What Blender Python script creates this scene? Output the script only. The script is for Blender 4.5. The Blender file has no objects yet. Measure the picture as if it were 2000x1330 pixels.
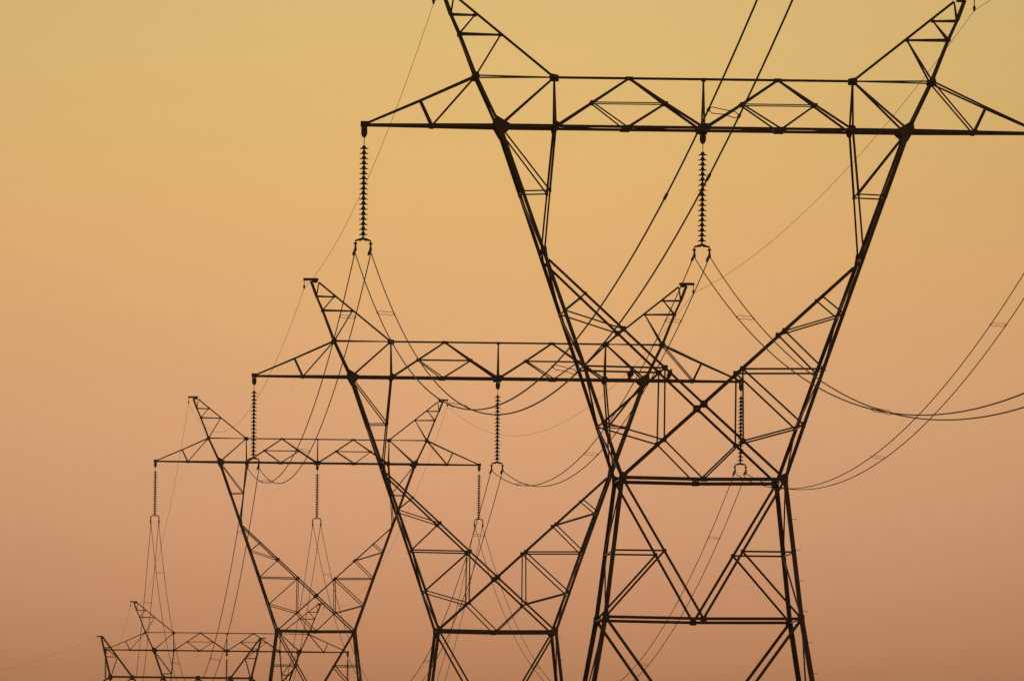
import bpy, bmesh, math, random
from mathutils import Vector, Matrix

random.seed(7)
C = bpy.context.scene.collection
S = bpy.context.scene

# ------------------------------------------------------------------ camera
M = 58.2            # picture pixels per metre at the nearest pylon (2000 px wide picture)
F_PX = 24444.0      # focal length in those pixels
ROLL = 0.0103       # the photograph is tilted by about 0.6 degrees
CAM = Vector((0.0, 0.0, 1.7))
vx, vy = -68.0 - 1000.0, 1765.0 - 665.0      # where the line of pylons runs to (world +Y)
qx, qy = vx + ROLL * vy, vy - ROLL * vx
pitch = math.atan(qy / F_PX)
yaw = math.atan(-qx * math.cos(pitch) / F_PX)
FWD = Vector((math.sin(yaw) * math.cos(pitch), math.cos(yaw) * math.cos(pitch), math.sin(pitch)))
R0 = Vector((math.cos(yaw), -math.sin(yaw), 0.0))
U0 = R0.cross(FWD)
UP = (U0 * math.cos(ROLL) - R0 * math.sin(ROLL)).normalized()
RT = (R0 * math.cos(ROLL) + U0 * math.sin(ROLL)).normalized()
cd = bpy.data.cameras.new('camera')
cam = bpy.data.objects.new('camera', cd)
C.objects.link(cam)
m3 = Matrix((RT, UP, -FWD)).transposed()
cam.matrix_world = Matrix.Translation(CAM) @ m3.to_4x4()
cd.sensor_width = 36.0
cd.lens = F_PX / 2000.0 * 36.0
cd.clip_start = 1.0
cd.clip_end = 30000.0
S.camera = cam


def at(px, py, Y):
    """World point on the sight line of a picture pixel, Y metres down the line."""
    d = FWD + RT * ((px - 1000.0) / F_PX) + UP * ((665.0 - py) / F_PX)
    return CAM + d * ((Y - CAM.y) / d.y)


# ------------------------------------------------------------------ view, world, sun
S.view_settings.view_transform = 'Standard'
S.view_settings.look = 'None'
S.view_settings.exposure = 0.0
S.view_settings.gamma = 1.0
S.view_settings.use_curve_mapping = False
S.cycles.max_bounces = 4
HAZE = 0.00008

SUN_EL = math.radians(3.0)
SUN_AZ = math.radians(-42.0)      # measured from +Y towards +X: low, ahead and to the left, out of frame


def lin(c):
    o = []
    for k in c:
        k /= 255.0
        o.append(k / 12.92 if k <= 0.04045 else ((k + 0.055) / 1.055) ** 2.4)
    return (o[0], o[1], o[2], 1.0)


w = bpy.data.worlds.new("World")
S.world = w
w.use_nodes = True
nt = w.node_tree
nt.nodes.clear()
N = nt.nodes.new
L = nt.links.new
out = N('ShaderNodeOutputWorld')
bg = N('ShaderNodeBackground')
L(bg.outputs[0], out.inputs[0])
tc = N('ShaderNodeTexCoord')
sep = N('ShaderNodeSeparateXYZ')
L(tc.outputs['Generated'], sep.inputs[0])


def mth(op, a, b=None, clamp=False):
    n = N('ShaderNodeMath')
    n.operation = op
    n.use_clamp = clamp
    for i, v in enumerate((a, b)):
        if v is None:
            continue
        if isinstance(v, (int, float)):
            n.inputs[i].default_value = v
        else:
            L(v, n.inputs[i])
    return n.outputs[0]


el = mth('ARCSINE', sep.outputs[2])
t = mth('SQRT', mth('DIVIDE', mth('MAXIMUM', el, 0.0), math.pi / 2), clamp=True)


def el_px(y):
    return (1780.0 - y) / F_PX


ramp = N('ShaderNodeValToRGB')
ramp.color_ramp.interpolation = 'B_SPLINE'
SKY = [  # (elevation in radians, colour): dusty dusk sky, dark at the horizon, gold above
    (0.0, (122, 84, 62)), (0.009, (160, 110, 78)),
    (el_px(1330), (198, 138, 97)), (el_px(1200), (210, 150, 109)), (el_px(1050), (222, 163, 122)),
    (el_px(850), (228, 171, 126)), (el_px(650), (233, 178, 123)), (el_px(430), (237, 186, 118)),
    (el_px(220), (232, 190, 120)), (el_px(0), (228, 192, 122)),
    (0.11, (214, 186, 126)), (0.22, (188, 170, 130)), (0.5, (132, 132, 126)), (1.55, (74, 84, 100))]
cr = ramp.color_ramp
while len(cr.elements) > 1:
    cr.elements.remove(cr.elements[-1])
for i, (e, c) in enumerate(SKY):
    p = math.sqrt(e / (math.pi / 2))
    s = cr.elements[0] if i == 0 else cr.elements.new(p)
    s.position = p
    s.color = lin(c)
L(t, ramp.inputs[0])
# the glow is strongest around the middle of the view and fades round the compass
az = mth('ARCTAN2', sep.outputs[0], sep.outputs[1])
da = mth('DIVIDE', mth('SUBTRACT', az, yaw - 0.006), 0.098)
fall = mth('DIVIDE', 1.0, mth('ADD', mth('MULTIPLY', da, da), 1.0))
lowsky = mth('SUBTRACT', 1.0, mth('DIVIDE', el, 0.6), clamp=True)      # overhead the glow no longer matters
side = mth('ADD', mth('MULTIPLY', fall, 0.66), 0.34)
vm = N('ShaderNodeVectorMath')
vm.operation = 'SCALE'
L(ramp.outputs[0], vm.inputs[0])
L(side, vm.inputs['Scale'])
# physical sky, low dusty sun
sky = N('ShaderNodeTexSky')
sky.sky_type = 'NISHITA'
sky.sun_disc = False
sky.sun_elevation = SUN_EL
sky.sun_rotation = SUN_AZ
sky.dust_density = 6.0
sky.air_density = 1.5
vs = N('ShaderNodeVectorMath')
vs.operation = 'SCALE'
vs.inputs['Scale'].default_value = 0.004
L(sky.outputs[0], vs.inputs[0])
va = N('ShaderNodeVectorMath')
va.operation = 'ADD'
L(vm.outputs[0], va.inputs[0])
L(vs.outputs[0], va.inputs[1])
# faint unevenness of the dust in the air, stretched along the horizon
mp = N('ShaderNodeMapping')
mp.inputs['Scale'].default_value = (14.0, 14.0, 60.0)
L(tc.outputs['Generated'], mp.inputs[0])
nz = N('ShaderNodeTexNoise')
nz.inputs['Scale'].default_value = 1.0
nz.inputs['Detail'].default_value = 4.0
L(mp.outputs[0], nz.inputs['Vector'])
un = mth('ADD', mth('MULTIPLY', nz.outputs['Fac'], 0.10), 0.95)
vu = N('ShaderNodeVectorMath')
vu.operation = 'SCALE'
L(va.outputs[0], vu.inputs[0])
L(un, vu.inputs['Scale'])
L(vu.outputs[0], bg.inputs[0])
bg.inputs[1].default_value = 0.975

sd = bpy.data.lights.new('sun', 'SUN')
sd.energy = 0.5
sd.angle = math.radians(2.0)
sd.color = (1.0, 0.62, 0.36)
so = bpy.data.objects.new('sun', sd)
C.objects.link(so)
sdir = Vector((math.sin(SUN_AZ) * math.cos(SUN_EL), math.cos(SUN_AZ) * math.cos(SUN_EL), math.sin(SUN_EL)))
so.rotation_euler = (-sdir).to_track_quat('-Z', 'Y').to_euler()


# ------------------------------------------------------------------ materials
def mat(name, col, rough=0.6, metal=0.0, var=0.35, scale=3.0, col2=None):
    m = bpy.data.materials.new(name)
    m.use_nodes = True
    t_ = m.node_tree
    b = t_.nodes['Principled BSDF']
    tcn = t_.nodes.new('ShaderNodeTexCoord')
    nz = t_.nodes.new('ShaderNodeTexNoise')
    nz.inputs['Scale'].default_value = scale
    nz.inputs['Detail'].default_value = 6.0
    t_.links.new(tcn.outputs['Object'], nz.inputs['Vector'])
    r = t_.nodes.new('ShaderNodeValToRGB')
    r.color_ramp.elements[0].position = 0.3
    r.color_ramp.elements[1].position = 0.7
    c2 = col2 or tuple(k * (1 + var) for k in col)
    r.color_ramp.elements[0].color = (*[k * (1 - var) for k in col], 1)
    r.color_ramp.elements[1].color = (*c2, 1)
    t_.links.new(nz.outputs['Fac'], r.inputs[0])
    t_.links.new(r.outputs[0], b.inputs['Base Color'])
    b.inputs['Roughness'].default_value = rough
    b.inputs['Metallic'].default_value = metal
    bu = t_.nodes.new('ShaderNodeBump')
    bu.inputs['Strength'].default_value = 0.15
    bu.inputs['Distance'].default_value = 0.01
    t_.links.new(nz.outputs['Fac'], bu.inputs['Height'])
    t_.links.new(bu.outputs[0], b.inputs['Normal'])
    return m


STEEL = mat('weathered_steel', (0.15, 0.088, 0.07), 0.6, 0.25, 0.35, 1.3, (0.22, 0.112, 0.076))
PORC = mat('brown_porcelain', (0.045, 0.022, 0.014), 0.35, 0.0)
WIRE = mat('aluminium_wire', (0.11, 0.095, 0.085), 0.6, 0.3, 0.2, 0.7)
CONC = mat('footing_concrete', (0.3, 0.28, 0.25), 0.9)
FEATH = mat('dark_feathers', (0.02, 0.018, 0.018), 0.7, 0.0, 0.4, 20)
SOIL = mat('dry_grass_soil', (0.07, 0.062, 0.03), 0.95, 0.0, 0.4, 0.05, (0.12, 0.095, 0.045))


# ------------------------------------------------------------------ helpers
def link(name, me, parent=None, m=None):
    o = bpy.data.objects.new(name, me)
    C.objects.link(o)
    if m is not None:
        me.materials.append(m)
    if parent is not None:
        o.parent = parent
    return o


def thing(name, loc, label, cat, group=None):
    o = bpy.data.objects.new(name, None)
    C.objects.link(o)
    o.location = loc
    o.empty_display_size = 1.0
    o['label'] = label
    o['category'] = cat
    if group:
        o['group'] = group
    return o


def mesh(verts, faces):
    me = bpy.data.meshes.new('part')
    me.from_pydata([tuple(v) for v in verts], [], faces)
    bm = bmesh.new()
    bm.from_mesh(me)
    bmesh.ops.recalc_face_normals(bm, faces=bm.faces)
    bm.to_mesh(me)
    bm.free()
    return me


def angle_bar(p, q, wd, near, flip=1, thick=None):
    """An L-section steel angle from p to q, one flange in the face of the tower (normal +-Y), one turned inward."""
    a = (q - p).normalized()
    n = Vector((0, -1.0 if near else 1.0, 0))
    s = a.cross(n)
    if s.length < 1e-3:
        s = Vector((1, 0, 0))
    s.normalize()
    n = s.cross(a).normalized()
    if n.y * (-1 if near else 1) < 0:
        n = -n
    th = thick or max(0.009, wd * 0.11)
    s = s * flip
    h = wd / 2
    prof = [(-h, 0), (h, 0), (h, -th), (-h + th, -th), (-h + th, -wd), (-h, -wd)]
    vs_ = []
    for e in (p, q):
        for (x, y) in prof:
            vs_.append(e + s * x + n * y)
    fs = [(0, 1, 2, 3), (0, 3, 4, 5), (6, 9, 8, 7), (6, 11, 10, 9)]
    for i in range(6):
        j = (i + 1) % 6
        fs.append((i, j, 6 + j, 6 + i))
    return mesh(vs_, fs)


def plate(poly, y, th, near):
    """A flat steel plate: outline (x, z) at depth y, th thick, outside the face."""
    d = -th if near else th
    n = len(poly)
    vs_ = [(x, y, z) for x, z in poly] + [(x, y + d, z) for x, z in poly]
    fs = [tuple(range(n)), tuple(range(n, 2 * n))[::-1]]
    for i in range(n):
        j = (i + 1) % n
        fs.append((i, j, n + j, n + i))
    return mesh(vs_, fs)


def box(c, sx, sy, sz):
    x, y, z = c
    vs_ = [(x + i * sx / 2, y + j * sy / 2, z + k * sz / 2) for i in (-1, 1) for j in (-1, 1) for k in (-1, 1)]
    return mesh(vs_, [(0, 1, 3, 2), (4, 6, 7, 5), (0, 4, 5, 1), (2, 3, 7, 6), (0, 2, 6, 4), (1, 5, 7, 3)])


def tube_data(pts, r, seg=6, base=0):
    vs_, fs = [], []
    n = len(pts)
    for i, p in enumerate(pts):
        p = Vector(p)
        a = Vector(pts[min(i + 1, n - 1)]) - Vector(pts[max(i - 1, 0)])
        a.normalize()
        ref = Vector((0, 0, 1)) if abs(a.z) < 0.9 else Vector((1, 0, 0))
        u = a.cross(ref).normalized()
        v = a.cross(u)
        rr = r[i] if isinstance(r, (list, tuple)) else r
        for k in range(seg):
            th = 2 * math.pi * k / seg
            vs_.append(p + u * (rr * math.cos(th)) + v * (rr * math.sin(th)))
    for i in range(n - 1):
        for k in range(seg):
            k2 = (k + 1) % seg
            fs.append((base + i * seg + k, base + i * seg + k2, base + (i + 1) * seg + k2, base + (i + 1) * seg + k))
    fs.append(tuple(base + k for k in range(seg)))
    fs.append(tuple(base + (n - 1) * seg + k for k in range(seg))[::-1])
    return vs_, fs


def tube(pts, r, seg=6):
    return mesh(*tube_data(pts, r, seg))


def tubes(list_):
    V, F = [], []
    for pts, r, seg in list_:
        v, f = tube_data(pts, r, seg, len(V))
        V += v
        F += f
    return mesh(V, F)


def lathe(prof, seg=16):
    vs_, fs = [], []
    for (r, z) in prof:
        for k in range(seg):
            a = 2 * math.pi * k / seg
            vs_.append((r * math.cos(a), r * math.sin(a), z))
    for i in range(len(prof) - 1):
        for k in range(seg):
            k2 = (k + 1) % seg
            fs.append((i * seg + k, i * seg + k2, (i + 1) * seg + k2, (i + 1) * seg + k))
    fs.append(tuple(range(seg)))
    fs.append(tuple((len(prof) - 1) * seg + k for k in range(seg))[::-1])
    me = mesh(vs_, fs)
    for p in me.polygons:
        p.use_smooth = len(p.vertices) == 4
    return me


def copy_tree(root):
    r = root.copy()
    C.objects.link(r)
    for ch in list(root.children):
        c = ch.copy()
        C.objects.link(c)
        c.parent = r
        for g in list(ch.children):
            d = g.copy()
            C.objects.link(d)
            d.parent = c
    return r


# ------------------------------------------------------------------ where the pylons stand
CH = 27.8                                    # height of the cross-arm above the footings, metres
spots = [at(1373, 253, 420.0), at(972.5, 740, 585.0), at(620, 904.5, 881.0), at(443, 1271, 1180.0)]
bases = [Vector((p.x, p.y, p.z - CH)) for p in spots]
ang_top = at(353, 1322.5, 1449.0)            # top chord of the angle pylon
ang_base = Vector((ang_top.x, ang_top.y, ang_top.z - CH - 2.2))

# ------------------------------------------------------------------ ground
def ground_z(x, y):
    ks = [(-400, 0.0), (0, 0.0)] + [(b.y, b.z) for b in bases] + [(ang_base.y, ang_base.z), (1800, 1.0), (9000, -6.0)]
    z = ks[0][1]
    for (a, za), (b, zb) in zip(ks, ks[1:]):
        if a <= y <= b:
            f = (y - a) / (b - a)
            f = f * f * (3 - 2 * f)
            z = za + (zb - za) * f
            break
    else:
        if y > 9000:
            z = -6.0
    return z


gv, gf = [], []
xs = [-9000, -4000, -1500, -600, -200, -80, -40, 0, 20, 40, 80, 200, 600, 1500, 4000, 9000]
ys = [-3000, -800, -200, -50, 0] + [i * 30 for i in range(1, 62)] + [2200, 3000, 5000, 9000, 14000]
for y in ys:
    for x in xs:
        gv.append((x, y, ground_z(x, y) - (0.0 if abs(x) < 100 else 0.3)))
for j in range(len(ys) - 1):
    for i in range(len(xs) - 1):
        a = j * len(xs) + i
        gf.append((a, a + 1, a + 1 + len(xs), a + len(xs)))
g = link('ground', mesh(gv, gf), None, SOIL)
for p in g.data.polygons:
    p.use_smooth = True
g['kind'] = 'structure'

# ------------------------------------------------------------------ dusty evening air
hz = link('haze', box((60, 2450, 24), 3200, 5300, 70), None)
hz['kind'] = 'stuff'
hm = bpy.data.materials.new('evening_dust')
hm.use_nodes = True
hm.node_tree.nodes.clear()
ho = hm.node_tree.nodes.new('ShaderNodeOutputMaterial')
hv = hm.node_tree.nodes.new('ShaderNodeVolumePrincipled')
hv.inputs['Color'].default_value = (0.98, 0.76, 0.58, 1)
hv.inputs['Density'].default_value = HAZE
hv.inputs['Anisotropy'].default_value = 0.6
hm.node_tree.links.new(hv.outputs[0], ho.inputs['Volume'])
hz.data.materials.append(hm)

# ------------------------------------------------------------------ the pylon


def dep(v):
    """Depth of the tower (along the line) in metres at v picture pixels above the cross-arm."""
    if v >= -688:
        return 1.75 + (-v) * 0.0043
    return 4.7 + (-688 - v) * 0.0050


def legu(v):
    return -401 + 0.355 * (-v)


def Nd(u, v, d=None):
    return (u, v, dep(v) if d is None else d)


ND = {
    'tip': Nd(-664, 0, 0.30), 'tipt': Nd(-656, 5, 0.30),
    'C1': Nd(-532, 0, 1.02), 'C2': Nd(-555, 49, 0.72),
    'A3': Nd(-447.5, 98, 1.2), 'A2': Nd(-480, 181, 0.75), 'A1': Nd(-497, 219, 0.52), 'apex': Nd(-512, 260, 0.30),
    'B1': Nd(-450, 218, 0), 'B2': Nd(-399, 180, 0), 'BT': Nd(-491, 257, 0),
    'B3': Nd(-293, 98, 0), 'P': Nd(-146, 98, 0), 'OT': Nd(0, 98, 0),
    'G': Nd(-401, 0), 'E': Nd(-291, 0), 'F': Nd(-151, 0), 'O': Nd(0, 0),
    'M1': Nd(-218.5, 49, 0.9), 'M2': Nd(-75, 49, 0.9),
    'J1': Nd(legu(-129), -129), 'L': Nd(-302, -127), 'K': Nd(legu(-250), -250),
    'D0': Nd(-304, -263), 'N1': Nd(-232, -329), 'N2': Nd(-158, -397.5), 'N3': Nd(-76, -473), 'X': Nd(0, -543),
    'J2': Nd(legu(-362), -362), 'J3': Nd(legu(-471), -471), 'J4': Nd(legu(-581), -581),
    'Q': Nd(-77, -614), 'W': Nd(-159, -688), 'W0': Nd(0, -690),
    'H1': Nd(-176, -830), 'V1': Nd(-76, -830), 'T1': Nd(-191, -960), 'T0': Nd(0, -962),
    'H2': Nd(-213, -1092), 'V2': Nd(-95, -1092), 'T2': Nd(-236, -1224), 'T20': Nd(0, -1226),
    'H3': Nd(-268, -1420), 'V3': Nd(-118, -1420), 'T3': Nd(-303, -1612),
}


def pt(nd, sx=1, near=True, jit=0.0):
    u, v, d = nd
    return Vector((sx * u / M, (-d / 2 if near else d / 2) + jit, CH + v / M))


def build_pylon(loc, label, cat='pylon', group='lattice pylons carrying the line into the distance'):
    root = thing('lattice_pylon', loc, label, cat, group)
    cnt = [0]

    def bar(name, a, b, wd, sides=(1, -1), cross=False, single=False, flip=1):
        na, nb = ND[a], ND[b]
        single = single or (na[2] == 0 and nb[2] == 0)
        for sx in sides:
            for near in ((True,) if single else (True, False)):
                cnt[0] += 1
                j = 0.004 * ((cnt[0] * 7) % 5) * (1 if near else -1)
                p = pt(na, sx, near, j)
                q = pt(nb, -sx if cross else sx, near, j)
                link(name, angle_bar(p, q, wd, near, flip * sx), root, STEEL)

    def tie(name, a, b, wd, sides=(1, -1)):
        """a member from the near face node a to the far face node b"""
        for sx in sides:
            p, q = pt(ND[a], sx, True), pt(ND[b], sx, False)
            d_ = (q - p).normalized()
            s = d_.cross(Vector((0, 0, 1)))
            s.normalize()
            n = s.cross(d_)
            th = wd * 0.14
            prof = [(-wd / 2, 0), (wd / 2, 0), (wd / 2, -th), (-wd / 2 + th, -th), (-wd / 2 + th, -wd * .9), (-wd / 2, -wd * .9)]
            vs_ = [e + s * x + n * y for e in (p, q) for x, y in prof]
            fs = [(0, 1, 2, 3), (0, 3, 4, 5), (6, 9, 8, 7), (6, 11, 10, 9)] + \
                 [(i, (i + 1) % 6, 6 + (i + 1) % 6, 6 + i) for i in range(6)]
            link(name, mesh(vs_, fs), root, STEEL)

    def gus(a, poly, sides=(1, -1), name='gusset_plate', off=(0, 0)):
        u0, v0, d = ND[a]
        k_ = {'G': 0.73, 'W': 0.68, 'T1': 0.75, 'E': 0.85, 'O': 0.9, 'J3': 0.8, 'J4': 0.8, 'J2': 0.8, 'L': 0.8, 'H1': 0.7}.get(a, 0.92)
        for sx in sides:
            for near in ((True, False) if d > 0 else (True,)):
                pl = [(sx * (u0 + x * k_ + off[0]) / M, CH + (v0 + z * k_ + off[1]) / M) for x, z in poly]
                if sx < 0:
                    pl = pl[::-1]
                y = -d / 2 - 0.002 if near else d / 2 + 0.002
                link(name, plate(pl, y, 0.014, near), root, STEEL)

    def rect(a, b, c=0.25):
        k = min(a, b) * c
        return [(-a, -b + k), (-a + k, -b), (a - k, -b), (a, -b + k), (a, b - k), (a - k, b), (-a + k, b), (-a, b - k)]

    # legs, from the peaks to the ground
    bar('peak_leg', 'apex', 'A1', 0.12)
    bar('peak_leg', 'A1', 'A2', 0.085)
    bar('peak_leg', 'A2', 'A3', 0.09)
    bar('peak_leg', 'A3', 'G', 0.095)
    bar('window_leg', 'G', 'J1', 0.135)
    bar('window_leg', 'J1', 'K', 0.12)
    bar('window_leg', 'K', 'J3', 0.125)
    bar('window_leg', 'J3', 'W', 0.12)
    bar('body_leg', 'W', 'T1', 0.15)
    bar('body_leg', 'T1', 'T2', 0.17)
    bar('body_leg', 'T2', 'T3', 0.18)
    # peaks
    bar('peak_strut', 'BT', 'B3', 0.085)
    bar('peak_brace', 'A1', 'B1', 0.075)
    bar('peak_brace', 'B1', 'A2', 0.055)
    bar('peak_brace', 'A2', 'B2', 0.075)
    bar('peak_brace', 'B2', 'A3', 0.06)
    bar('peak_brace', 'BT', 'A1', 0.055)
    # cross-arm
    bar('arm_chord', 'tipt', 'C2', 0.07)
    bar('arm_chord', 'C2', 'A3', 0.065)
    bar('arm_brace', 'C2', 'C1', 0.07)
    bar('arm_brace', 'C1', 'A3', 0.055)
    bar('bottom_chord', 'tip', 'C1', 0.10)
    bar('bottom_chord', 'C1', 'G', 0.115)
    bar('bottom_chord', 'G', 'E', 0.115)
    bar('bottom_chord', 'E', 'F', 0.095)
    bar('bottom_chord', 'F', 'O', 0.10)
    bar('top_chord', 'A3', 'B3', 0.05)
    bar('top_chord', 'B3', 'P', 0.085)
    bar('top_chord', 'P', 'OT', 0.085)
    bar('crossarm_brace', 'G', 'B3', 0.075)
    bar('crossarm_brace', 'E', 'B3', 0.07)
    bar('crossarm_brace', 'E', 'M1', 0.08)
    bar('crossarm_brace', 'M1', 'P', 0.08)
    bar('crossarm_brace', 'O', 'M2', 0.085)
    bar('crossarm_brace', 'M2', 'P', 0.09)
    bar('crossarm_brace', 'M1', 'M2', 0.038)
    bar('crossarm_brace', 'M1', 'F', 0.05)
    bar('crossarm_brace', 'M2', 'F', 0.055)
    bar('crossarm_brace', 'O', 'OT', 0.06, sides=(1,))
    # window below the cross-arm
    bar('window_strut', 'E', 'L', 0.075)
    bar('window_strut', 'L', 'K', 0.06)
    bar('window_brace', 'G', 'L', 0.055)
    bar('window_brace', 'J1', 'L', 0.05)
    # the crossing diagonals of the waist
    bar('waist_diagonal', 'D0', 'X', 0.085)
    bar('waist_diagonal', 'X', 'W', 0.085)
    bar('waist_brace', 'J2', 'N1', 0.055)
    bar('waist_brace', 'J2', 'N2', 0.05)
    bar('waist_brace', 'N2', 'J3', 0.055)
    bar('waist_brace', 'J3', 'N3', 0.065)
    bar('waist_brace', 'N3', 'J4', 0.06)
    bar('waist_brace', 'J4', 'Q', 0.055)
    bar('waist_brace', 'N3', 'Q', 0.055)
    bar('waist_brace', 'Q', 'W0', 0.055)
    bar('waist_beam', 'W', 'W0', 0.12)
    # body
    for a, b, c, d, e, f in (('W', 'H1', 'V1', 'T1', 'T0', 0.085), ('T1', 'H2', 'V2', 'T2', 'T20', 0.10)):
        bar('body_diagonal', a, e, f)
        bar('body_brace', b, c, 0.06)
        bar('body_brace', c, d, 0.07)
        bar('body_belt', d, e, 0.10)
    bar('body_diagonal', 'T2', 'V3', 0.10)
    bar('body_diagonal', 'V3', 'T3', 0.10)
    bar('body_brace', 'H3', 'V3', 0.07)
    bar('body_brace', 'T20', 'V3', 0.07)
    # members between the near and the far face
    for a in ('G', 'E', 'F', 'C1', 'J1', 'K', 'J2', 'J3', 'J4', 'W', 'H1', 'T1', 'T2', 'A3', 'A2', 'X'):
        tie('side_strut', a, a, 0.055, sides=(1,) if a == 'X' else (1, -1))
    tie('side_strut', 'O', 'O', 0.07, sides=(1,))
    for a, b in (('C1', 'G'), ('G', 'E'), ('E', 'F'), ('F', 'O'), ('tip', 'C1')):
        tie('plan_brace', a, b, 0.05)
    for a, b in (('G', 'J1'), ('K', 'J1'), ('K', 'J2'), ('J3', 'J2'), ('J3', 'J4'), ('W', 'J4'), ('W', 'H1'), ('T1', 'H1'),
                 ('T1', 'T2'), ('T2', 'T3'), ('A3', 'G'), ('A3', 'A2')):
        tie('side_brace', a, b, 0.05)
    # gussets
    G_ = [(-11, 28), (8, 17), (30, 4), (29, -6), (14, -19), (4, -31), (-6, -14), (-15, 2)]
    gus('G', G_)
    gus('B3', [(-10, 9), (2, 7), (10, 5), (10, -9), (-8, -9), (-10, -4)])
    gus('P', [(-8, 4), (8, 4), (9, 0), (4, -5), (-4, -5), (-9, 0)])
    gus('OT', [(-6, 3), (6, 3), (4, -6), (-4, -6)], sides=(1,))
    gus('O', [(-15, 4), (-8, 10), (8, 10), (15, 4), (12, -8), (-12, -8)], sides=(1,))
    gus('E', [(-7, 6), (-2, 11), (6, 11), (8, 2), (6, -9), (0, -14), (-5, -10)])
    gus('F', [(-11, -5), (11, -5), (7, 4), (-7, 4)])
    gus('A3', [(-7, 5), (-2, 9), (6, 7), (8, -3), (3, -9), (-5, -8), (-8, -2)])
    gus('A2', rect(4, 5))
    gus('B2', rect(5, 3.5))
    gus('B1', rect(4.5, 3.5))
    gus('M1', rect(5, 4))
    gus('M2', rect(5, 4))
    gus('C1', [(-8, 4), (7, 4), (5, -5), (-4, -5)])
    gus('tip', rect(9, 5.5, 0.1), off=(1, 2))
    gus('J1', rect(4, 5))
    gus('L', rect(3.5, 5))
    gus('K', [(-5, 12), (4, 14), (6, 0), (8, -12), (1, -14)])
    gus('N1', rect(3.5, 4))
    gus('N2', rect(6, 6))
    gus('N3', rect(6, 6))
    gus('Q', rect(5, 5))
    gus('X', rect(8, 8, 0.3), sides=(1,))
    gus('J2', rect(4, 6))
    gus('J3', rect(5, 6))
    gus('J4', rect(5, 7))
    gus('W', [(-9, 6), (-2, 18), (9, 14), (15, 6), (13, -10), (2, -16), (-8, -12)])
    gus('W0', [(-9, 2), (0, 8), (9, 2), (7, -5), (-7, -5)], sides=(1,))
    gus('T0', rect(7, 6), sides=(1,))
    gus('T1', [(-7, 10), (2, 14), (11, 8), (11, -8), (3, -13), (-8, -10)])
    gus('V1', rect(4, 4))
    gus('H1', rect(6, 6))
    # earth-wire arm on each peak and the little hanger below its outer end
    for sx in (1, -1):
        x = sx * (-513) / M
        link('peak_cap', box((x, 0, CH + 265 / M), 41 / M, 0.36, 6.5 / M), root, STEEL)
        link('peak_cap', plate([(sx * -512 / M, CH + 262 / M), (sx * -494 / M, CH + 262 / M), (sx * -495 / M, CH + 255 / M),
                                (sx * -505 / M, CH + 255 / M)], -0.19, 0.014, True), root, STEEL)
        xe = sx * (-531) / M
        link('earth_wire_hanger', tubes([([(xe, 0, CH + 262 / M), (xe, 0, CH + 250 / M)], 0.018, 6),
                                         ([(xe, 0, CH + 250 / M), (xe, 0, CH + 246 / M), (xe, 0, CH + 238 / M)],
                                          [0.02, 0.06, 0.03], 6)]), root, STEEL)
        # hanger brackets of the insulators
        link('arm_bracket', box((sx * -664 / M, 0, CH - 3.5 / M), 0.2, 0.34, 0.05), root, STEEL)
        for sy in (-1, 1):
            d = ND['T3'][2]
            link('footing', lathe([(0.55, 0.0), (0.5, 0.3), (0.4, 0.45), (0.01, 0.46)], 12), root, CONC).location = \
                (sx * 303 / M, sy * d / 2, -0.25)
    # climbing pegs on the right front leg
    for k in range(15):
        v = -706 - 60 * k
        if v > -960:
            f = (v + 688) / (-272.0)
            u = -159 + f * (-191 + 159)
        elif v > -1224:
            f = (v + 960) / (-264.0)
            u = -191 + f * (-236 + 191)
        else:
            f = (v + 1224) / (-388.0)
            u = -236 + f * (-303 + 236)
        x = -u / M + 0.08
        y = -dep(v) / 2
        z = CH + v / M
        link('step_bolt', tube([(x, y, z), (x + 0.15, y, z), (x + 0.152, y, z + 0.02)], 0.009, 6), root, STEEL)
    return root


labels = [
    'nearest, largest steel lattice pylon, filling the right side, peaks cut off by the top edge',
    'second lattice pylon of the row, its right half behind the nearest pylon',
    'third lattice pylon of the row, standing between the second pylon and the low left corner',
    'fourth lattice pylon, small, low at the left, its crossarm behind the third pylon leg',
]
py = [build_pylon(bases[0], labels[0])]
for b, lb in zip(bases[1:], labels[1:]):
    r = copy_tree(py[0])
    r.location = b
    r['label'] = lb
    py.append(r)

# ------------------------------------------------------------------ angle pylon, farthest
A = thing('angle_pylon', ang_base, 'farthest pylon at the bottom left, flat beam between two outward leaning peaks', 'pylon')
TOP = CH + 2.2


def abar(name, p, q, wd, near):
    link(name, angle_bar(Vector(p), Vector(q), wd, near, 1), A, STEEL)


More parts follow.
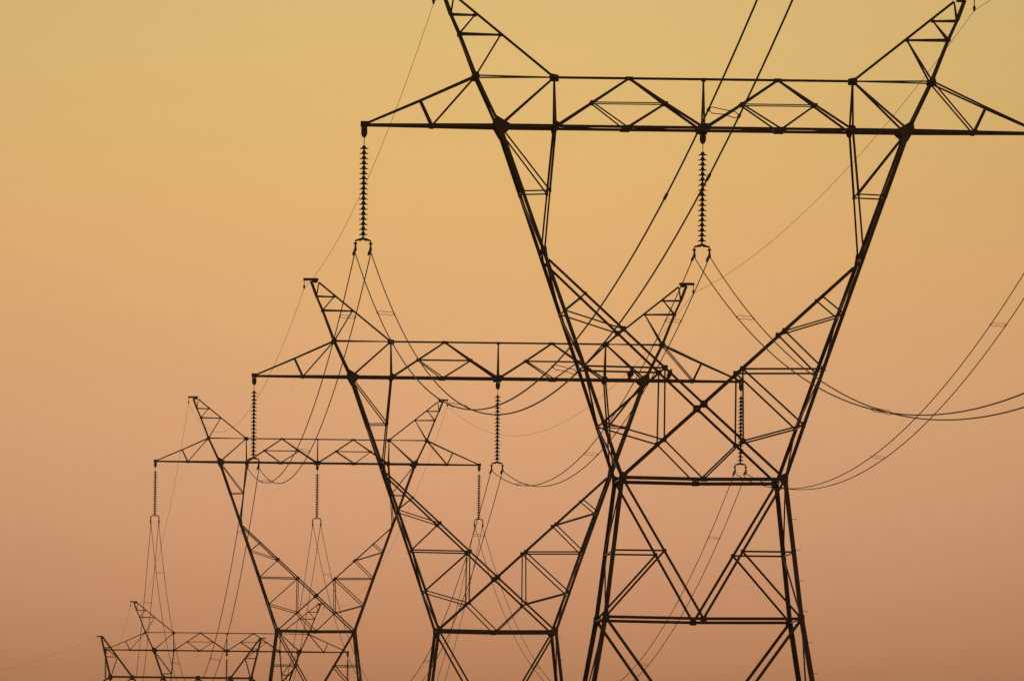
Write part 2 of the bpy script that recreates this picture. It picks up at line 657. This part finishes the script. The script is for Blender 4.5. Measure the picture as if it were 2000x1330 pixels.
bx = [-8.15, -5.6, -2.05, 2.0, 5.75, 8.15]
for near in (True, False):
    y = -0.8 if near else 0.8
    y2 = y * 0.2
    for a, b in zip(bx, bx[1:]):
        abar('top_chord', (a, y, TOP), (b, y, TOP), 0.2, near)
    lowx = [-8.15, -3.8, 0.0, 3.9, 8.15]
    abar('bottom_chord', (-11.5, y2, CH), (-8.15, y, CH), 0.2, near)
    abar('bottom_chord', (11.5, y2, CH), (8.15, y, CH), 0.2, near)
    for a, b in zip(lowx, lowx[1:]):
        abar('bottom_chord', (a, y, CH), (b, y, CH), 0.2, near)
    zig = [(-8.15, CH), (-5.6, TOP), (-3.8, CH), (-2.05, TOP), (0, CH), (2.0, TOP), (3.9, CH), (5.75, TOP), (8.15, CH)]
    for (a, za), (b, zb) in zip(zig, zig[1:]):
        abar('beam_brace', (a, y, za), (b, y, zb), 0.13, near)
    for s in (-1, 1):
        abar('arm_chord', (s * 8.15, y, TOP), (s * 11.5, y2, CH + 0.1), 0.15, near)
        abar('beam_brace', (s * 8.15, y, TOP), (s * 8.15, y, CH), 0.15, near)
        tip_x, tip_z = s * 9.25, TOP + 4.6
        bi = 5.6 if s < 0 else 5.75
        abar('peak_leg', (s * 8.15, y, TOP), (tip_x, y2, tip_z), 0.22, near)
        abar('peak_strut', (s * bi, y, TOP), (tip_x - s * 0.15, y2, tip_z), 0.19, near)
        f = 0.5
        pa = (s * (8.15 + 1.1 * f), y * (1 - 0.8 * f), TOP + 4.6 * f)
        pb = (s * (bi + (9.1 - bi) * f), y * (1 - 0.8 * f), TOP + 4.6 * f)
        abar('peak_brace', pa, pb, 0.09, near)
        abar('peak_brace', pb, (s * 8.05, y, TOP + 0.1), 0.1, near)
        f = 0.74
        pa = (s * (8.15 + 1.1 * f), y * (1 - 0.8 * f), TOP + 4.6 * f)
        pb2 = (s * (bi + (9.1 - bi) * f), y * (1 - 0.8 * f), TOP + 4.6 * f)
        abar('peak_brace', pa, pb2, 0.08, near)
        abar('peak_brace', pa, pb, 0.08, near)
        # legs below the beam
        yw = -2.4 if near else 2.4
        yg = -5.2 if near else 5.2
        abar('window_leg', (s * 8.15, y, CH), (s * 2.8, yw, CH - 12), 0.24, near)
        abar('body_leg', (s * 2.8, yw, CH - 12), (s * 5.4, yg, 0), 0.28, near)
        abar('waist_diagonal', (s * 6.6, y * 1.6, CH - 4), (-s * 2.8, yw, CH - 12), 0.14, near)
        abar('body_diagonal', (s * 2.8, yw, CH - 12), (0, yw * 1.4, CH - 17.5), 0.14, near)
        abar('body_diagonal', (s * 3.9, yw * 1.5, CH - 17.5), (0, yg * .85, 4), 0.14, near)
    abar('waist_beam', (-2.8, yw, CH - 12), (2.8, yw, CH - 12), 0.16, near)
    abar('body_belt', (-4.0, yw * 1.45, CH - 17.5), (4.0, yw * 1.45, CH - 17.5), 0.16, near)
    for a in bx:
        r_ = 0.27
        pl = [(a - r_, TOP - 0.22), (a - 0.2, TOP - 0.34), (a + 0.2, TOP - 0.34), (a + r_, TOP - 0.22), (a + r_ * .8, TOP + 0.22), (a - r_ * .8, TOP + 0.22)]
        link('gusset_plate', plate(pl, y + (-0.004 if near else 0.004), 0.014, near), A, STEEL)
for s in (-1, 1):
    link('peak_cap', box((s * 9.4, 0, TOP + 4.66), 0.75, 0.36, 0.13), A, STEEL)
    for sy in (-1, 1):
        link('footing', lathe([(0.55, 0.0), (0.5, 0.3), (0.4, 0.45), (0.01, 0.46)], 12), A, CONC).location = (s * 5.4, sy * 5.2, -0.25)

# ------------------------------------------------------------------ insulator strings
disc = lathe([(0.012, 0.0), (0.035, -0.003), (0.06, -0.03), (0.068, -0.068), (0.084, -0.08), (0.128, -0.091), (0.149, -0.100), (0.149, -0.118),
              (0.10, -0.108), (0.06, -0.118), (0.034, -0.13), (0.026, -0.17)], 16)
disc.materials.append(PORC)
NDISC = 18


def hexa(cx, r, z0, z1, y=0.0):
    return [(cx, y, z0), (cx, y, z0 - 0.02), (cx, y, z1 + 0.02), (cx, y, z1)], [r * .5, r, r, r * .5], 8


def build_string(loc, label, kind):
    t_ = thing('insulator_string', loc, label, 'insulator', 'suspension insulator strings hanging from the crossarms')
    z0 = -0.03
    pl = [(-0.1, z0), (0.1, z0), (0.105, z0 - 0.2), (0.07, z0 - 0.29), (0.02, z0 - 0.33), (-0.02, z0 - 0.33), (-0.07, z0 - 0.29), (-0.105, z0 - 0.2)]
    link('hanger_plate', plate(pl, 0.06, 0.12, True), t_, STEEL)
    link('link_rod', tube([(0, 0, -0.33), (0, 0, -0.63)], 0.014, 8), t_, STEEL)
    zt = -0.62
    for k in range(NDISC):
        d = bpy.data.objects.new('disc', disc)
        C.objects.link(d)
        d.parent = t_
        d.location = (0, 0, zt - k * 0.1705)
    zb = zt - NDISC * 0.1705
    if kind == 'plate':
        pl = [(-0.27, zb - 0.17), (-0.26, zb - 0.11), (-0.1, zb - 0.055), (0, zb - 0.01), (0.1, zb - 0.055), (0.26, zb - 0.11), (0.27, zb - 0.17),
              (0.2, zb - 0.15), (0.05, zb - 0.14), (0, zb - 0.10), (-0.05, zb - 0.14), (-0.2, zb - 0.15)]
        link('yoke_plate', plate(pl, 0.03, 0.06, True), t_, STEEL)
        link('yoke_link', tube([(0, 0, zb + 0.02), (0, 0, zb - 0.08)], 0.022, 8), t_, STEEL)
        for s in (-1, 1):
            x = 0.255 * s
            zc = zb - 0.2
            link('suspension_clamp', tubes([
                ([(x, 0, zb - 0.14), (x, 0, zc - 0.02)], 0.02, 8),
                ([(x, 0, zc), (x, 0, zc - 0.05), (x, 0, zc - 0.07)], [0.05, 0.07, 0.03], 8),
                ([(x, -0.05, zc - 0.05), (x, -0.10, zc - 0.2), (x - 0.02, -0.45, zc - 0.28), (x - 0.03, -0.6, zc - 0.33)], [0.03, 0.045, 0.055, 0.02], 8),
                ([(x, 0.05, zc - 0.05), (x, 0.10, zc - 0.22), (x - 0.04, 0.4, zc - 0.33), (x - 0.06, 0.6, zc - 0.40)], [0.03, 0.04, 0.05, 0.02], 8),
            ]), t_, STEEL)
    else:
        pts = []
        for k in range(13):
            a = math.pi * k / 12
            cx, sz = math.cos(a), math.sin(a)
            pts.append((0.29 * (abs(cx) ** 0.6) * (1 if cx > 0 else -1), 0, zb - 0.22 + 0.17 * sz ** 0.6 if sz > 0 else zb - 0.22))
        pts = [(0.29, 0, zb - 0.42)] + pts + [(-0.29, 0, zb - 0.42)]
        link('yoke_bow', tube(pts, 0.035, 8), t_, STEEL)
        link('yoke_link', tube([(0, 0, zb + 0.02), (0, 0, zb - 0.08)], 0.022, 8), t_, STEEL)
        for s in (-1, 1):
            x = 0.29 * s
            link('suspension_clamp', tubes([([(x, 0, zb - 0.36), (x, 0, zb - 0.42), (x, 0, zb - 0.56), (x, 0, zb - 0.62)], [0.03, 0.055, 0.055, 0.02], 8)]), t_, STEEL)
    return t_


ATT = -(0.62 + NDISC * 0.1705 + 0.2 + 0.3)     # height of the conductors below the arm
phase_x = {'left': -664 / M, 'centre': 0.0, 'right': 664 / M}
order = ['nearest', 'second', 'third', 'fourth']
proto = {}
slab = {
    (0, 'left'): 'brown disc insulator string hanging from the left arm tip of the nearest pylon',
    (0, 'centre'): 'disc insulator string hanging from the middle of the nearest pylon crossarm, crossed by a wire',
    (1, 'left'): 'insulator string at the left arm tip of the second pylon',
    (1, 'centre'): 'insulator string at the middle of the second pylon crossarm, crossed by sagging wires',
    (1, 'right'): 'insulator string at the right arm tip of the second pylon, inside the nearest pylon waist',
    (2, 'left'): 'thin insulator string with U-shaped yoke at the left tip of the third pylon',
    (2, 'centre'): 'thin insulator string with U shaped yoke at the middle of the third pylon crossarm',
    (2, 'right'): 'thin insulator string with U-shaped yoke at the right tip of the third pylon',
    (3, 'left'): 'tiny insulator string at the left arm tip of the fourth pylon',
    (3, 'centre'): 'tiny insulator string at the middle of the fourth pylon crossarm, at the bottom edge',
    (3, 'right'): 'tiny insulator string at the right arm tip of the fourth pylon',
}
for i, b in enumerate(bases):
    kind = 'plate' if i < 2 else 'bow'
    for ph, x in phase_x.items():
        if (i, ph) not in slab:
            continue
        loc = b + Vector((x, 0, CH - (0.14 if ph == 'centre' else 0.07)))
        if kind not in proto:
            proto[kind] = build_string(loc, slab[(i, ph)], kind)
            o = proto[kind]
        else:
            o = copy_tree(proto[kind])
            o.location = loc
            o['label'] = slab[(i, ph)]

# ------------------------------------------------------------------ conductors and earth wires
CC = 5350.0 / M / 420.0 ** 2     # sag curvature of the conductors
CE = 1900.0 / M / 420.0 ** 2     # and of the earth wires
# the pylon before the nearest one stands outside the picture; only its attachment points matter
before = Vector((bases[0].x, 134.4, bases[0].z + 1.08))


def hang(a, b, c, n):
    L_ = (b - a).length
    return [a.lerp(b, k / n) - Vector((0, 0, c * (k / n) * (1 - k / n) * L_ * L_)) for k in range(n + 1)]


def bundle(i, j, pa, pb, label, group='twin conductor spans sagging between the pylons'):
    t_ = thing('conductor_span', pa, label, 'power line', group)
    o = pa.copy()
    n = 72
    curves = []
    for s in (-1, 1):
        a, b = pa + Vector((0.27 * s, 0, 0)), pb + Vector((0.27 * s, 0, 0))
        pts = hang(a, b, CC * (0.93 if i == 0 else 1.0) * (1 + 0.006 * s), n)
        curves.append(pts)
        link('wire', tube([p - o for p in pts], 0.0185, 6), t_, WIRE)
    L_ = (pb - pa).length
    offs = {-1: [24, 84, 144, 201.8], 0: [17, 75, 138], 1: [20, 82, 144, 206, 270], 2: [30, 92, 154, 216, 275]}[i]
    for q in offs:
        f = q / L_ * n
        k = int(f)
        g_ = f - k
        l = curves[0][k].lerp(curves[0][k + 1], g_) - o
        r = curves[1][k].lerp(curves[1][k + 1], g_) - o
        d = (curves[0][k + 1] - curves[0][k]).normalized()
        pr = []
        for e in (l, r):
            pr.append(([e - d * 0.22, e - d * 0.12, e + d * 0.12, e + d * 0.22], [0.018, 0.03, 0.03, 0.018], 6))
        dz = Vector((0, 0, 0.055))
        for sg in (-1, 1):
            z = dz * sg
            pr.append(([l + z * .1, l.lerp(r, 0.12) + z, l.lerp(r, 0.5) + z * 0.75 + Vector((0, 0, 0.01)), l.lerp(r, 0.88) + z, r + z * .1], 0.0085, 5))
        link('spacer', tubes(pr), t_, STEEL)
    return t_


def att(i, ph):
    b = before if i < 0 else bases[i]
    return b + Vector((phase_x[ph], 0, CH - 0.1 + ATT))


span_names = {
    (-1, 0): 'from the nearest pylon up to the top right, toward the viewer',
    (0, 1): 'between the nearest and the second pylon',
    (1, 2): 'between the second and the third pylon',
    (2, 3): 'between the third and the fourth pylon',
}
for (i, j), txt in span_names.items():
    for ph in ('left', 'centre', 'right'):
        if i == -1 and ph == 'right':
            continue
        if i == -1:
            lb = {'left': 'thick twin wires rising steeply to the top edge across the nearest crossarm',
                  'centre': 'twin wires sagging from the middle of the nearest pylon to the right edge'}[ph]
        else:
            lb = '%s pair of sagging wires %s' % ({'left': 'left hand', 'centre': 'middle', 'right': 'right hand'}[ph], txt)
        t_ = bundle(i, j, att(j, ph) if i == -1 else att(i, ph), att(i, ph) if i == -1 else att(j, ph), lb)
        if i == -1 and ph == 'left':
            # two repair sleeves on the steep wires
            pa, pb = att(0, ph), att(-1, ph)
            for s, px in ((-1, 1302.0), (1, 1384.0)):
                pts = hang(pa + Vector((0.27 * s, 0, 0)), pb + Vector((0.27 * s, 0, 0)), CC * (1 + 0.006 * s), 400)
                best = min(range(1, 400), key=lambda k: abs((((pts[k] - CAM).dot(RT)) / ((pts[k] - CAM).dot(FWD))) * F_PX + 1000 - px))
                e = pts[best] - pa
                d = (pts[best + 1] - pts[best]).normalized()
                link('splice_sleeve', tube([e - d * 0.55, e - d * 0.38, e + d * 0.38, e + d * 0.55], [0.017, 0.031, 0.031, 0.017], 8), t_, STEEL)

EX = 531 / M


def eatt(i, s):
    if i < 0:
        return before + Vector((s * EX, 0, CH + 240 / M))
    if i == 4:
        return ang_base + Vector((s * 9.7, 0, TOP + 4.5))
    return bases[i] + Vector((s * EX, 0, CH + 240 / M))


en = ['toward the viewer from', 'from the nearest to the second pylon', 'from the second to the third pylon',
      'from the third to the fourth pylon', 'from the fourth to the angle pylon']
for k, (i, j) in enumerate([(-1, 0), (0, 1), (1, 2), (2, 3), (3, 4)]):
    for s in (-1, 1):
        sd_ = 'left' if s < 0 else 'right'
        if k == 0:
            lb = 'faint earth wire from the %s peak of the nearest pylon toward the viewer' % sd_
        else:
            lb = 'faint earth wire on the %s peaks, %s' % (sd_, en[k])
        a, b = eatt(i, s), eatt(j, s)
        o = link('earth_wire', tube([p - a for p in hang(a, b, CE * (0.45 if k == 0 else 1), 60)], 0.0085, 5), None, WIRE)
        o.location = a
        o['label'] = lb
        o['category'] = 'wire'
        o['group'] = 'thin earth wires strung between the pylon peaks'
a, b = eatt(4, -1), at(-260, 1352, 1760.0)
o = link('earth_wire', tube([p - a for p in hang(a, b, CE * 0.3, 40)], 0.009, 5), None, WIRE)
o.location = a
o['label'] = 'faint thin earth wire leaving the farthest pylon to the lower left edge'
o['category'] = 'wire'
o['group'] = 'thin earth wires strung between the pylon peaks'


# ------------------------------------------------------------------ two birds on the second pylon's crossarm
def bird(loc, turn, label):
    t_ = thing('perched_bird', loc, label, 'bird', 'dark birds perched on the second crossarm')
    vs_ = [(0.20, 0, -0.26), (0.15, 0, -0.12), (0.10, 0, 0.02), (0.03, 0, 0.14), (-0.02, 0, 0.26), (-0.02, 0, 0.34), (-0.05, 0, 0.37),
           (-0.12, 0, 0.36), (0.03, 0.05, 0.03), (0.02, 0.05, -0.05), (0.03, -0.05, 0.03), (0.02, -0.05, -0.05), (-0.03, 0.05, -0.06), (-0.03, -0.05, -0.06)]
    ed = [(0, 1), (1, 2), (2, 3), (3, 4), (4, 5), (5, 6), (6, 7), (2, 8), (8, 9), (2, 10), (10, 11), (9, 12), (11, 13)]
    rd = [0.018, 0.035, 0.09, 0.12, 0.095, 0.06, 0.05, 0.008, 0.03, 0.009, 0.03, 0.009, 0.008, 0.008]
    me = bpy.data.meshes.new('bird_body')
    me.from_pydata(vs_, ed, [])
    o_ = link('body', me, t_, FEATH)
    sk = o_.modifiers.new('skin', 'SKIN')
    for v, r_ in zip(me.skin_vertices[0].data, rd):
        v.radius = (r_, r_)
    me.skin_vertices[0].data[3].use_root = True
    o_.modifiers.new('sub', 'SUBSURF').render_levels = 1
    # folded wings
    for s in (-1, 1):
        wv = [(0.0, s * 0.10, 0.24), (0.06, s * 0.12, 0.2), (0.13, s * 0.10, 0.05), (0.17, s * 0.05, -0.12), (0.10, s * 0.09, -0.04), (0.0, s * 0.12, 0.1)]
        th = [(x, y + s * 0.02, z) for x, y, z in wv]
        link('wing', mesh(wv + th, [tuple(range(6)), tuple(range(6, 12))[::-1]] + [(i, (i + 1) % 6, 6 + (i + 1) % 6, 6 + i) for i in range(6)]), t_, FEATH)
    t_.rotation_euler = (0, 0, turn)
    return t_


yb = bases[1].y - 0.875 - 0.03
for px, turn, lb in ((1233, math.radians(200), 'dark bird perched on the second pylon crossarm, just left of its right gusset'),
                     (1309, math.radians(170), 'dark bird perched on the second pylon crossarm, right of its right gusset')):
    p = at(px, 742, yb)
    zc = bases[1].z + CH + 0.07
    b_ = bird(Vector((p.x, yb, zc + 0.06)), turn, lb)
